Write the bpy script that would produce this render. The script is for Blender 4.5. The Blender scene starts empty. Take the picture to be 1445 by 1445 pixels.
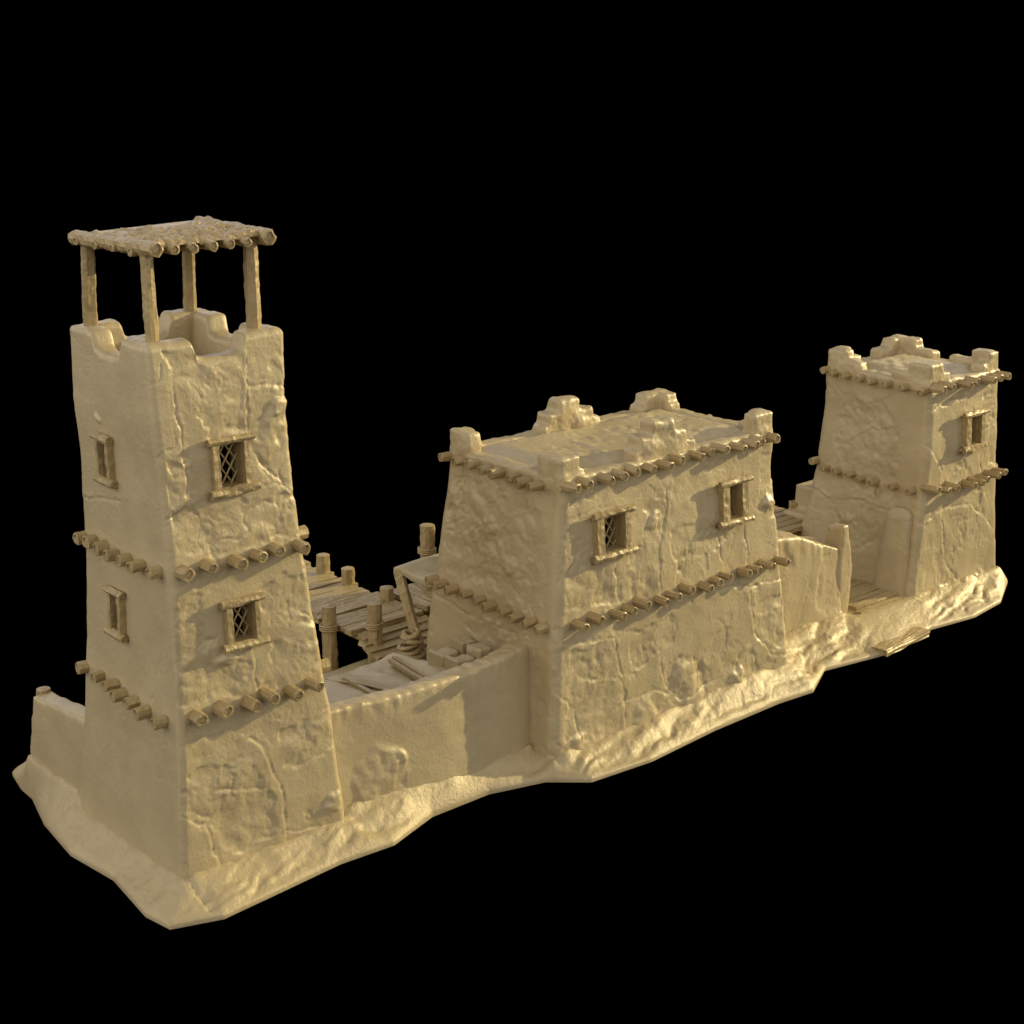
import bpy, bmesh, math, random
import numpy as np
from mathutils import Vector, Matrix

S = bpy.context.scene
COL = S.collection
RNG = random.Random(7)

# ------------------------------------------------------------------ camera
CAM = np.array([-13.9765, -25.1795, 15.5495])
YAW, PITCH, FPX = 0.7198, -0.2882, 2384.46          # focal length in pixels of a 1445 px frame
FW = np.array([math.sin(YAW)*math.cos(PITCH), math.cos(YAW)*math.cos(PITCH), math.sin(PITCH)])
RT = np.array([math.cos(YAW), -math.sin(YAW), 0.0])
UP = np.cross(RT, FW)


def ray(px, py):
    return (px-722.5)/FPX*RT - (py-722.5)/FPX*UP + FW


def on_axis(px, py, ax, v):
    d = ray(px, py)
    return CAM + d*((v-CAM[ax])/d[ax])


cam_d = bpy.data.cameras.new('camera')
cam = bpy.data.objects.new('camera', cam_d)
COL.objects.link(cam)
cam_d.sensor_width = 36
cam_d.lens = FPX/1445*36
cam_d.clip_end = 600
cam.matrix_world = Matrix(((RT[0], UP[0], -FW[0], CAM[0]), (RT[1], UP[1], -FW[1], CAM[1]),
                           (RT[2], UP[2], -FW[2], CAM[2]), (0, 0, 0, 1)))
S.camera = cam

# ------------------------------------------------------------------ noise (vectorised)
_g = np.random.RandomState(3).normal(size=(256, 3))
GRAD = _g/np.linalg.norm(_g, axis=1)[:, None]


def _hash(ix, iy, iz, seed):
    h = (ix.astype(np.int64)*374761393 + iy.astype(np.int64)*668265263 + iz.astype(np.int64)*1274126177 + seed*974634541)
    h = h & 0xffffffff
    h = ((h ^ (h >> 13))*1274126177) & 0xffffffff
    return h ^ (h >> 16)


def perlin(P, seed=0):
    I = np.floor(P)
    F = P-I
    I = I.astype(np.int64)
    U = F*F*F*(F*(F*6-15)+10)
    out = 0
    for dx in (0, 1):
        wx = U[:, 0] if dx else 1-U[:, 0]
        for dy in (0, 1):
            wy = U[:, 1] if dy else 1-U[:, 1]
            for dz in (0, 1):
                wz = U[:, 2] if dz else 1-U[:, 2]
                g = GRAD[_hash(I[:, 0]+dx, I[:, 1]+dy, I[:, 2]+dz, seed) & 255]
                out = out + wx*wy*wz*((F[:, 0]-dx)*g[:, 0]+(F[:, 1]-dy)*g[:, 1]+(F[:, 2]-dz)*g[:, 2])
    return out*1.6


def fbm(P, oct=3, seed=0, gain=.5):
    a, s, o = 1., 1., 0
    for k in range(oct):
        o = o + a*perlin(P*s, seed+k*17)
        a *= gain
        s *= 2.03
    return o


def worley(P, seed=0):
    I = np.floor(P).astype(np.int64)
    best = np.full(len(P), 9.)
    for dx in (-1, 0, 1):
        for dy in (-1, 0, 1):
            for dz in (-1, 0, 1):
                c = I+np.array([dx, dy, dz])
                h = _hash(c[:, 0], c[:, 1], c[:, 2], seed)
                q = c+np.stack([(h & 1023)/1023., ((h >> 10) & 1023)/1023., ((h >> 20) & 1023)/1023.], 1)
                best = np.minimum(best, ((P-q)**2).sum(1))
    return np.sqrt(best)


def sstep(a, b, x):
    t = np.clip((x-a)/(b-a), 0, 1)
    return t*t*(3-2*t)


def seg_dist(Q, a, b):
    a = np.array(a, float)
    b = np.array(b, float)
    d = b-a
    t = np.clip(((Q-a)@d)/(d@d+1e-12), 0, 1)
    r = Q-(a+t[:, None]*d)
    return np.sqrt((r**2).sum(1)), r[:, 0]*d[1]-r[:, 1]*d[0]


def poly_sd(Q, pts):
    """signed distance to a polygon, positive inside"""
    n = len(pts)
    D = np.full(len(Q), 1e9)
    ins = np.zeros(len(Q), bool)
    for i in range(n):
        a, b = pts[i], pts[(i+1) % n]
        D = np.minimum(D, seg_dist(Q, a, b)[0])
        c = (a[1] > Q[:, 1]) != (b[1] > Q[:, 1])
        xx = (b[0]-a[0])*(Q[:, 1]-a[1])/((b[1]-a[1]) or 1e-9)+a[0]
        ins ^= c & (Q[:, 0] < xx)
    return np.where(ins, D, -D)


# ------------------------------------------------------------------ materials
def material(name, col, rough, fine, streak, colvar=.06, spec=.5, grain=None):
    m = bpy.data.materials.new(name)
    m.use_nodes = True
    nt = m.node_tree
    N, L = nt.nodes, nt.links
    b = N['Principled BSDF']
    tc = N.new('ShaderNodeTexCoord')
    geo = N.new('ShaderNodeNewGeometry')
    n1 = N.new('ShaderNodeTexNoise')
    n1.inputs['Scale'].default_value = 12.
    n1.inputs['Detail'].default_value = 6
    n1.inputs['Roughness'].default_value = .65
    L.new(geo.outputs['Position'], n1.inputs['Vector'])
    mp = N.new('ShaderNodeMapping')
    mp.inputs['Scale'].default_value = grain or (14, 14, 1.6)
    L.new(tc.outputs['Object'] if grain else geo.outputs['Position'], mp.inputs['Vector'])
    n2 = N.new('ShaderNodeTexNoise')
    n2.inputs['Scale'].default_value = 1.
    n2.inputs['Detail'].default_value = 4
    L.new(mp.outputs['Vector'], n2.inputs['Vector'])
    b1 = N.new('ShaderNodeBump')
    b1.inputs['Strength'].default_value = 1
    b1.inputs['Distance'].default_value = fine
    L.new(n1.outputs['Fac'], b1.inputs['Height'])
    b2 = N.new('ShaderNodeBump')
    b2.inputs['Strength'].default_value = 1
    b2.inputs['Distance'].default_value = streak
    L.new(n2.outputs['Fac'], b2.inputs['Height'])
    L.new(b1.outputs['Normal'], b2.inputs['Normal'])
    L.new(b2.outputs['Normal'], b.inputs['Normal'])
    n3 = N.new('ShaderNodeTexNoise')
    n3.inputs['Scale'].default_value = 1.3
    n3.inputs['Detail'].default_value = 5
    L.new(geo.outputs['Position'], n3.inputs['Vector'])
    rp = N.new('ShaderNodeValToRGB')
    rp.color_ramp.elements[0].position = .3
    rp.color_ramp.elements[1].position = .7
    rp.color_ramp.elements[0].color = (col[0]*(1-colvar), col[1]*(1-colvar*1.3), col[2]*(1-colvar*1.8), 1)
    rp.color_ramp.elements[1].color = (col[0]*(1+colvar), col[1]*(1+colvar), col[2]*(1+colvar), 1)
    L.new(n3.outputs['Fac'], rp.inputs['Fac'])
    L.new(rp.outputs['Color'], b.inputs['Base Color'])
    mr = N.new('ShaderNodeMapRange')
    mr.inputs['From Min'].default_value = .3
    mr.inputs['From Max'].default_value = .7
    mr.inputs['To Min'].default_value = rough-.07
    mr.inputs['To Max'].default_value = rough+.07
    L.new(n1.outputs['Fac'], mr.inputs['Value'])
    L.new(mr.outputs['Result'], b.inputs['Roughness'])
    b.inputs['Specular IOR Level'].default_value = spec
    b.inputs['Specular Tint'].default_value = (1., .86, .58, 1)
    b.inputs['Metallic'].default_value = .06
    return m


CLAY = (.46, .355, .172)
M_CLAY = material('sand_coloured_clay', CLAY, .40, .014, .0006)
M_EARTH = material('sand_coloured_earth', (.43, .33, .158), .43, .022, .001)
M_WOOD = material('sand_coloured_wood', (.37, .268, .112), .42, .014, .03, grain=(9, 9, 1.2))
M_CLOTH = material('sand_coloured_cloth', (.43, .34, .175), .5, .006, .004)

# ------------------------------------------------------------------ objects
WLOC = {}


def mesh_of(name, V, F, mat, smooth=True):
    me = bpy.data.meshes.new(name)
    V = np.asarray(V, float)
    if isinstance(F, np.ndarray) and F.ndim == 2:
        k = F.shape[1]
        me.vertices.add(len(V))
        me.vertices.foreach_set('co', V.astype(np.float32).ravel())
        me.loops.add(F.size)
        me.loops.foreach_set('vertex_index', F.astype(np.int32).ravel())
        me.polygons.add(len(F))
        me.polygons.foreach_set('loop_start', np.arange(0, F.size, k, dtype=np.int32))
        me.polygons.foreach_set('loop_total', np.full(len(F), k, dtype=np.int32))
        me.update(calc_edges=True)
        me.validate()
    else:
        me.from_pydata([tuple(v) for v in V], [], [tuple(int(i) for i in f) for f in F])
        me.update()
    me.polygons.foreach_set('use_smooth', np.full(len(me.polygons), smooth, bool))
    me.materials.append(mat)
    return me


def link(name, me, parent=None, loc=None, rot=None):
    o = bpy.data.objects.new(name, me)
    COL.objects.link(o)
    p = WLOC.get(parent.name, Vector((0, 0, 0))) if parent else Vector((0, 0, 0))
    if parent:
        o.parent = parent
    w = Vector(loc) if loc is not None else p
    o.location = w-p
    if rot is not None:
        o.rotation_euler = rot
    WLOC[o.name] = w
    return o


def part(name, V, F, mat, parent=None, smooth=True):
    """one mesh object from world coordinates; its origin sits at its parent's origin, or for a thing at its own base"""
    V = np.asarray(V, float)
    if parent is not None:
        w = np.array(WLOC[parent.name])
    else:
        w = np.array([(V[:, 0].min()+V[:, 0].max())/2, (V[:, 1].min()+V[:, 1].max())/2, V[:, 2].min()])
    return link(name, mesh_of(name, V-w, F, mat, smooth), parent, w)


def tag(o, label, cat, group=None):
    o['label'] = label
    o['category'] = cat
    if group:
        o['group'] = group
    return o


def thing(name, loc, label, cat, group=None):
    o = bpy.data.objects.new(name, None)
    COL.objects.link(o)
    o.location = loc
    o.empty_display_size = .3
    WLOC[o.name] = Vector(loc)
    return tag(o, label, cat, group)


# ------------------------------------------------------------------ shape builders
def join(parts):
    V, F, k = [], [], 0
    for v, f in parts:
        V.append(np.asarray(v, float))
        F += [tuple(int(i)+k for i in q) for q in f]
        k += len(v)
    return np.concatenate(V), F


def frame_of(d):
    d = np.asarray(d, float)
    d = d/np.linalg.norm(d)
    a = np.array([0, 0, 1.]) if abs(d[2]) < .9 else np.array([1., 0, 0])
    s = np.cross(a, d)
    s /= np.linalg.norm(s)
    return d, s, np.cross(d, s)


def rough_log(p0, p1, r0, r1=None, seg=10, step=.07, amp=.012, seed=0, rim=True, faceted=0.):
    """a rough hewn log; its ends have a bark rim round a hollowed core"""
    p0, p1 = np.asarray(p0, float), np.asarray(p1, float)
    r1 = r0 if r1 is None else r1
    d, s, t = frame_of(p1-p0)
    L = np.linalg.norm(p1-p0)
    n = max(2, int(L/step))
    rs = np.random.RandomState(seed)
    prof = 1+rs.uniform(-1, 1, seg)*(.05+faceted)
    V = []
    for i in range(n+1):
        f = i/n
        r = r0+(r1-r0)*f
        for k in range(seg):
            a = 2*math.pi*k/seg
            V.append(p0+d*L*f+(s*math.cos(a)+t*math.sin(a))*r*prof[k])
    V = np.array(V)
    cen = np.repeat(p0+np.outer(np.linspace(0, 1, n+1), d)*L, seg, 0)
    nv = V-cen
    nv = nv/np.linalg.norm(nv, axis=1)[:, None]
    Q = np.stack([V@d*2.2, V@s*9, V@t*9], 1)+seed*3.7
    V = V+nv*(amp*(.7*perlin(Q, seed)+.6*perlin(Q*2.3, seed+5)+.45*perlin(Q*np.array([4.5, 1.6, 1.6]), seed+6)))[:, None]
    F = []
    for i in range(n):
        for k in range(seg):
            a, b = i*seg+k, i*seg+(k+1) % seg
            F.append((a, b, b+seg, a+seg))
    V = list(V)
    for end, sg in ((0, -1), (n, 1)):
        ring = [end*seg+k for k in range(seg)]
        c = p0+d*L*(end/n)
        base = ring
        if rim:
            for fr, dep in ((.72, .012), (.60, -.05), (.35, -.035)):
                b2 = len(V)
                for k in range(seg):
                    v = np.array(V[ring[k]])
                    V.append(c+(v-c)*fr+d*sg*dep*(r0/.17)+d*rs.uniform(-.006, .006))
                nr = [b2+k for k in range(seg)]
                for k in range(seg):
                    q = (base[k], base[(k+1) % seg], nr[(k+1) % seg], nr[k])
                    F.append(q if sg > 0 else q[::-1])
                base = nr
        ci = len(V)
        V.append(c+d*sg*(-.035*(r0/.17) if rim else .03))
        for k in range(seg):
            q = (base[k], base[(k+1) % seg], ci)
            F.append(q if sg > 0 else q[::-1])
    return np.array(V), F


def grid_box(lo, hi, cell):
    lo, hi = np.asarray(lo, float), np.asarray(hi, float)
    n = np.maximum(1, np.round((hi-lo)/cell).astype(int))
    idx, V, F = {}, [], []

    def vid(i):
        if i not in idx:
            idx[i] = len(V)
            V.append(lo+(hi-lo)*np.array(i)/n)
        return idx[i]
    for ax in range(3):
        a, b = (ax+1) % 3, (ax+2) % 3
        for side in (0, n[ax]):
            for i in range(n[a]):
                for j in range(n[b]):
                    q = []
                    for di, dj in ((0, 0), (1, 0), (1, 1), (0, 1)):
                        k = [0, 0, 0]
                        k[ax], k[a], k[b] = int(side), i+di, j+dj
                        q.append(vid(tuple(k)))
                    F.append(tuple(q) if side else tuple(q[::-1]))
    return np.array(V), F


def rough_plank(c, size, cell=.06, amp=.014, seed=0, rotz=0., tilt=0., axis=0, roll=0.):
    """a sawn board with grain ridges running along its long axis"""
    size = np.asarray(size, float)
    cells = np.array([cell]*3)
    cells[axis] = cell*2.5
    V, F = grid_box(-size/2, size/2, cells)
    sc = np.array([11., 11., 11.])
    sc[axis] = .9
    Q = V*sc+seed*5.3
    n = V/(size/2)
    n = np.sign(n)*(np.abs(n) > .999)
    n = n/np.maximum(np.linalg.norm(n, axis=1), 1e-6)[:, None]
    V = V+n*(amp*perlin(Q, seed)+amp*.7*perlin(Q*2.1, seed+3))[:, None]
    j = np.zeros(3)
    ends = np.abs(V[:, axis]) > size[axis]/2*.97
    V[:, axis] += ends*np.sign(V[:, axis])*.05*perlin(V*6+seed, seed+9)
    R = Matrix.Rotation(rotz, 3, 'Z') @ Matrix.Rotation(tilt, 3, 'X') @ Matrix.Rotation(roll, 3, 'Y')
    return V@np.array(R).T+np.asarray(c, float), F


def prism(poly_bot, poly_top):
    """convex solid between two horizontal polygons given as (x,y,z) lists"""
    n = len(poly_bot)
    V = [tuple(p) for p in poly_bot]+[tuple(p) for p in poly_top]
    F = [tuple(range(n))[::-1], tuple(range(n, 2*n))]
    F += [(k, (k+1) % n, n+(k+1) % n, n+k) for k in range(n)]
    return np.array(V, float), F


def box(x0, x1, y0, y1, z0, z1, taper=0.):
    t = taper
    return prism([(x0, y0, z0), (x1, y0, z0), (x1, y1, z0), (x0, y1, z0)],
                 [(x0+t, y0+t, z1), (x1-t, y0+t, z1), (x1-t, y1-t, z1), (x0+t, y1-t, z1)])


def clay(solids, voxel=.045, smooth=4, disp=None):
    """fuse solids into one weathered lump: voxel union, rounded edges, then displaced along the normals"""
    V, F = join(solids)
    me = bpy.data.meshes.new('lump')
    me.from_pydata([tuple(v) for v in V], [], F)
    o = bpy.data.objects.new('lump', me)
    COL.objects.link(o)
    m = o.modifiers.new('r', 'REMESH')
    m.mode = 'VOXEL'
    m.voxel_size = voxel
    s = o.modifiers.new('s', 'SMOOTH')
    s.factor = .5
    s.iterations = smooth
    dg = bpy.context.evaluated_depsgraph_get()
    ev = o.evaluated_get(dg)
    em = ev.to_mesh()
    n = len(em.vertices)
    co = np.empty(n*3, np.float32)
    em.vertices.foreach_get('co', co)
    no = np.empty(n*3, np.float32)
    em.vertices.foreach_get('normal', no)
    co = co.reshape(-1, 3).astype(float)
    no = no.reshape(-1, 3).astype(float)
    faces = np.array([tuple(p.vertices) for p in em.polygons if len(p.vertices) == 4], np.int32)
    ev.to_mesh_clear()
    bpy.data.objects.remove(o)
    bpy.data.meshes.remove(me)
    if disp is not None:
        co = co+no*disp(co, no)[:, None]
    return co, faces


def crumbs(P, seed, k=1.):
    """eroded mud core: broad hollows and humps, with rounded lumps on some of them"""
    a = sstep(-.35, .45, perlin(P*1.1, seed+7))
    W = P+.1*np.stack([perlin(P*3, seed+8), perlin(P*3, seed+9), perlin(P*3, seed+10)], 1)
    return k*(.045*perlin(W*1.5, seed+6)+.05*np.abs(perlin(W*2.1, seed))+a*(.035*np.abs(perlin(W*4.1, seed+1))+.02*np.abs(perlin(W*8.5, seed+2)))+.008*perlin(P*15, seed+3)+.004*perlin(P*26, seed+4))


def plaster(P, rough=1., seed=0):
    """undulating mud plaster, with patches where it has fallen off a lumpy core"""
    base = .05*fbm(P*.4, 2, seed)+.014*fbm(P*1.5, 2, seed+3)
    m = perlin(P*np.array([.7, .7, .5]), seed+11)+.4*perlin(P*1.9, seed+12)+.25*perlin(P*5, seed+13)
    m = sstep(.12, .17, m)
    n2 = np.abs(perlin(P*.62+.25*np.stack([perlin(P*2, seed+51), perlin(P*2, seed+52), perlin(P*2, seed+53)], 1), seed+54))
    crack = -.028*np.exp(-(n2/.012)**2)*sstep(.0, .2, perlin(P*.5, seed+55))
    streak = .001*perlin(P*np.array([7, 7, .9]), seed+31)
    return base+rough*(m*(crumbs(P*1.25, seed+21, .42)-.02)+streak+crack+.003*perlin(P*8, seed+41))


# ------------------------------------------------------------------ buildings
class Building:
    def __init__(s, xl, xr, yf, yb, seed):
        s.t = (xl, xr, yf, yb)
        s.seed = seed

    def rect(s, z):
        return [np.interp(z, [a for a, _ in t], [b for _, b in t]) for t in s.t]

    def front(s, px, py, off=0.):
        """where the pixel's sight line meets the front wall moved outward by off"""
        d = ray(px, py)
        k = 20.
        for _ in range(40):
            z = CAM[2]+d[2]*k
            k = (s.rect(z)[2]-off-CAM[1])/d[1]
        return CAM+d*k

    def left(s, px, py, off=0.):
        d = ray(px, py)
        k = 20.
        for _ in range(40):
            z = CAM[2]+d[2]*k
            k = (s.rect(z)[0]-off-CAM[0])/d[0]
        return CAM+d*k


def lin(v, k, sg):
    return [(-1, v-sg*k), (0, v), (14, v+sg*k*14)]


BA = Building([(-1, -.07), (0, -.05), (1, .02), (2.3, .14), (3.9, .23), (5.65, .28), (6.3, .28), (7.5, .26), (8.6, .22), (10, .24), (11, .24)],
              [(-1, 3.73), (0, 3.68), (2.47, 3.55), (3.3, 3.44), (4, 3.36), (5, 3.27), (6, 3.16), (7, 3.09), (7.9, 3.06), (8.7, 3.02), (9.3, 3.05), (10, 3.11), (11, 3.13)],
              lin(0, .0589, 1),
              [(-1, 4.2), (.66, 4.05), (3.1, 3.8), (5.8, 3.6), (7.5, 3.48), (8.6, 3.54), (10, 3.57), (11, 3.57)], 1)
BM = Building([(-1, 8.75), (-.1, 8.82), (1.9, 9.0), (3.4, 9.16), (4.8, 9.30), (5.7, 9.44), (6.4, 9.43), (7, 9.43)],
              [(-1, 16.9), (0, 16.81), (1.7, 16.72), (2.6, 16.6), (4.4, 16.45), (5.3, 16.34), (6.4, 16.34), (7, 16.34)],
              lin(-.515, .0772, 1),
              [(-1, 4.3), (1, 4.13), (2.3, 4.1), (3.4, 3.98), (4.1, 3.92), (5.3, 3.8), (6.4, 3.75), (7, 3.75)], 2)
BC = Building([(-1, 22.95), (.23, 23.12), (2.1, 23.41), (2.9, 23.54), (4.1, 23.63), (4.8, 23.68), (6.5, 23.66), (7, 23.66)],
              [(-1, 27.45), (0, 27.35), (1, 27.22), (2.2, 27.14), (3.5, 27.1), (5.1, 27.03), (6.5, 26.97), (7, 26.97)],
              lin(.51, .046, 1),
              [(-1, 4.9), (1.2, 4.7), (2, 4.57), (3.2, 4.46), (4.2, 4.43), (5.4, 4.33), (6.5, 4.32), (7, 4.32)], 3)

FEATURES = {
    1: dict(
        rubble=[[(228, 503), (340, 500), (347, 560), (345, 615), (300, 625), (285, 600), (262, 560), (240, 530)],
                [(238, 640), (262, 650), (264, 700), (240, 722)],
                [(242, 728), (300, 720), (330, 708), (390, 700), (419, 700), (426, 755), (390, 762), (250, 795)],
                [(245, 838), (276, 832), (300, 905), (295, 930), (345, 932), (365, 985), (300, 985), (252, 1005)],
                [(368, 835), (435, 800), (448, 885), (388, 880), (366, 862)],
                [(380, 905), (452, 900), (460, 955), (372, 982)],
                [(260, 1100), (300, 1080), (378, 1092), (392, 1180), (330, 1205), (262, 1150)],
                [(392, 1035), (468, 1000), (476, 1060), (402, 1085)]],
        crack=[[(350, 1042), (368, 1050), (385, 1080), (400, 1125), (402, 1180)], [(256, 1155), (290, 1166), (312, 1220)],
               [(314, 1116), (372, 1113)], [(240, 545), (262, 652)], [(345, 535), (352, 545), (403, 545)], [(365, 650), (418, 702)],
               [(362, 642), (380, 668)], [(402, 1172), (484, 1163)], [(424, 864), (450, 880)], [(358, 935), (366, 968)],
               [(346, 505), (349, 610)], [(263, 720), (235, 735)], [(262, 650), (262, 700)]],
        lump=[(392, 575, 14, .07), (385, 595, 20, .04), (376, 625, 22, .05), (318, 930, 18, .08), (470, 1130, 14, .06)]),
    2: dict(
        rubble=[[(797, 715), (815, 710), (836, 770), (832, 842), (806, 870), (795, 830)],
                [(836, 802), (874, 790), (880, 850), (838, 852)],
                [(884, 795), (912, 740), (905, 690), (925, 690), (938, 720), (935, 800), (925, 850), (890, 850)],
                [(945, 742), (1000, 730), (1025, 762), (955, 830)],
                [(1070, 640), (1095, 640), (1098, 720), (1072, 702)],
                [(806, 925), (868, 900), (884, 980), (880, 1045), (800, 1042)],
                [(885, 895), (955, 868), (957, 905), (930, 920), (892, 955)],
                [(1062, 855), (1108, 835), (1112, 915), (1066, 900)],
                [(940, 940), (965, 918), (990, 935), (1000, 985), (960, 1000), (938, 985)],
                [(1032, 935), (1060, 905), (1072, 955), (1032, 975)]],
        crack=[[(866, 900), (882, 960), (886, 1040)], [(1056, 828), (1064, 890), (1090, 926), (1112, 922)], [(1010, 832), (1112, 818)],
               [(790, 985), (812, 1000), (822, 1055)], [(932, 925), (938, 968), (962, 986)], [(868, 800), (874, 850)],
               [(1050, 742), (1055, 795)], [(835, 960), (876, 955)], [(795, 910), (866, 900)], [(942, 690), (930, 780), (932, 850)],
               [(880, 990), (930, 975), (962, 986), (1010, 960)], [(1010, 745), (1020, 790)]],
        lump=[(968, 952, 24, .06), (980, 978, 24, .05), (1087, 712, 16, .09), (922, 735, 14, .05), (1040, 955, 16, .06), (820, 1048, 14, .04),
              (912, 1010, 26, .06)]),
    3: dict(
        rubble=[[(1384, 560), (1408, 552), (1410, 660), (1388, 650)], [(1330, 660), (1360, 650), (1385, 690), (1335, 700)],
                [(1320, 780), (1345, 770), (1350, 820), (1320, 825)]],
        crack=[[(1300, 742), (1330, 716), (1370, 712), (1395, 735), (1410, 768)], [(1330, 720), (1335, 790), (1350, 818), (1378, 826)],
               [(1309, 625), (1328, 662), (1330, 705)], [(1382, 652), (1392, 705)], [(1380, 720), (1384, 700)], [(1313, 580), (1360, 560)]],
        lump=[(1380, 820, 14, .1), (1330, 835, 12, .1)]),
}


LEFT_FEATURES = {
    1: dict(rubble=[], crack=[[(118, 700), (140, 703), (170, 706)], [(225, 930), (215, 985)]], lump=[(138, 588, 9, .05)]),
    2: dict(rubble=[[(640, 672), (740, 690), (768, 740), (765, 850), (730, 872), (690, 850), (640, 812), (622, 790), (630, 740)],
                    [(655, 862), (745, 888), (742, 912), (700, 900), (655, 890)]],
            crack=[[(600, 828), (632, 848), (655, 862), (700, 884), (745, 898)], [(664, 752), (676, 742), (700, 738)]],
            lump=[(690, 745, 16, .07), (640, 700, 14, .06), (720, 800, 18, .07)]),
    3: dict(rubble=[[(1190, 560), (1240, 560), (1270, 600), (1262, 680), (1215, 690), (1180, 640)], [(1178, 722), (1232, 718), (1240, 760), (1200, 775)]],
            crack=[[(1142, 686), (1165, 703), (1206, 705), (1258, 722)], [(1205, 616), (1225, 606), (1262, 606)], [(1225, 570), (1240, 566), (1256, 558)]],
            lump=[(1195, 730, 12, .06), (1240, 690, 10, .05)]),
}


def wall_mesh(B, ztop, r, du, dz, left_rough, thick, zin, holes, notch=None, rough=1.):
    """the battered wall ring: outer face, rounded top, inner lip down to zin; holes are window openings cut through"""
    x0, x1, y0, y1 = B.rect(ztop)
    nx, ny = int((x1-x0)/du*1.15), int((y1-y0)/du*1.15)
    cols = []
    cs = 12
    for a, fx0, fy0, fx1, fy1, n0, nn in ((0, 0, 0, 1, 0, -90, nx), (1, 1, 0, 1, 1, 0, ny), (2, 1, 1, 0, 1, 90, nx), (3, 0, 1, 0, 0, 180, ny)):
        for i in range(nn+1):
            f = i/nn
            cols.append((fx0+(fx1-fx0)*f, fy0+(fy1-fy0)*f, n0, a, f))
        for k in range(1, cs):
            cols.append((fx1, fy1, n0+90*k/cs, a if k < cs/2 else (a+1) % 4, 1. if k < cs/2 else 0.))
    cols = np.array(cols)
    nc = len(cols)
    ang = np.radians(cols[:, 2])
    NX, NY = np.cos(ang), np.sin(ang)
    tops = np.full(nc, ztop)
    if notch is not None:
        tops = tops-notch(cols[:, 4])
    zlow = -.4
    nr = int((ztop-zlow)/dz)
    rows = []
    for j in range(nr+1):
        rows.append((j/nr, 0., 0., 1.))
    for k in range(1, 6):
        a = math.pi/2*k/5
        rows.append((1., r*(1-math.cos(a)), r*math.sin(a), 1-k/10))
    for k in range(1, 4):
        rows.append((1., r+(thick-2*r)*k/4, r, .5-k/20))
    for k in range(5):
        a = math.pi/2*k/4
        rows.append((1., thick-r+r*math.sin(a), r*math.cos(a), .35))
    ni = max(2, int((ztop-zin)/dz))
    for k in range(1, ni+1):
        rows.append((-k/ni, thick, 0., .35))
    P = np.empty((len(rows), nc, 3))
    W = np.empty((len(rows), nc))
    for j, (f, ins, up, w) in enumerate(rows):
        zt = tops-r
        if f >= 0:
            z = zlow+(zt-zlow)*f+up
        else:
            z = zt+(zin-zt)*(-f)
        X0, X1, Y0, Y1 = B.rect(z)
        rr = (.16 if B.seed == 1 else .25)*(1-.35*sstep(.8*ztop, ztop, z))
        P[j, :, 0] = X0+rr+cols[:, 0]*(X1-X0-2*rr)+NX*(rr-ins)
        P[j, :, 1] = Y0+rr+cols[:, 1]*(Y1-Y0-2*rr)+NY*(rr-ins)
        P[j, :, 2] = z
        W[j] = w
    Q = P.reshape(-1, 3)
    w = W.ravel()
    inner = np.repeat(np.array([1. if (a[0] >= 0 and a[1] <= r) else 0. for a in rows]), nc)
    nxy = np.tile(np.stack([NX, NY, 0*NX], 1), (len(rows), 1))
    rgh = rough*np.where(nxy[:, 0] < -.7, left_rough, np.where(nxy[:, 1] < -.7, .7, 1.))
    seed = B.seed*100
    d = plaster(Q, 1., seed)
    d0 = plaster(Q, 0., seed)
    d = d0*np.where(nxy[:, 0] < -.7, .6, 1.)+(d-d0)*rgh
    # features drawn on the front face and on the left face
    for fr, ft, at, ax in ((np.where((nxy[:, 1] < -.3) & (inner > 0))[0], FEATURES[B.seed], B.front, [0, 2]),
                           (np.where((nxy[:, 0] < -.3) & (inner > 0))[0], LEFT_FEATURES[B.seed], B.left, [1, 2])):
        G = Q[fr][:, ax]
        Pf = Q[fr]
        warp = np.stack([perlin(Pf*2.3, seed+61), perlin(Pf*2.3, seed+62)], 1)*.13+np.stack([perlin(Pf*6, seed+63), perlin(Pf*6, seed+64)], 1)*.09
        Gw = G+warp
        add = np.zeros(len(fr))
        for poly in ft['rubble']:
            pw = [tuple(at(*p)[ax]) for p in poly]
            m = sstep(-.02, .03, poly_sd(Gw, pw))
            add = add*(1-m)+m*(crumbs(Pf*1.25, seed+71, .56 if ax[0] == 0 else .7)-.025)
        gw2 = G+warp*.45
        for line in ft['crack']:
            pw = [tuple(at(*p)[ax]) for p in line]
            D = np.full(len(fr), 9.)
            SD = np.zeros(len(fr))
            for a, b in zip(pw[:-1], pw[1:]):
                dd, sd = seg_dist(gw2, a, b)
                k = dd < D
                D = np.where(k, dd, D)
                SD = np.where(k, np.sign(sd), SD)
            add += -.036*np.exp(-(D/.018)**2)*(.75+.5*perlin(Pf*3, seed+76))+.012*np.where(SD > 0, np.exp(-(D/.3)**2), 0)+.012*np.exp(-((D-.07)/.05)**2)*perlin(Pf*6, seed+75)
        for (px, py, rp, h) in ft['lump']:
            c = at(px, py)[ax]
            rad = rp/(FPX/np.linalg.norm(at(px, py)-CAM))*1.15
            dd = np.sqrt(((Gw-c)**2).sum(1))
            add += h*sstep(1., .35, dd/rad)
        d[fr] += add*np.clip(-nxy[fr, 1 if ax[0] == 0 else 0], 0, 1)
    d = d*w
    Q = Q+nxy*d[:, None]
    topmask = np.repeat(np.array([1. if (a[0] > .99 and a[2] > 0) else 0. for a in rows]), nc)
    Q[:, 2] += topmask*(.035*fbm(P.reshape(-1, 3)*1.3, 2, seed+81)+.02*perlin(P.reshape(-1, 3)*5, seed+82))
    R = len(rows)
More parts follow.
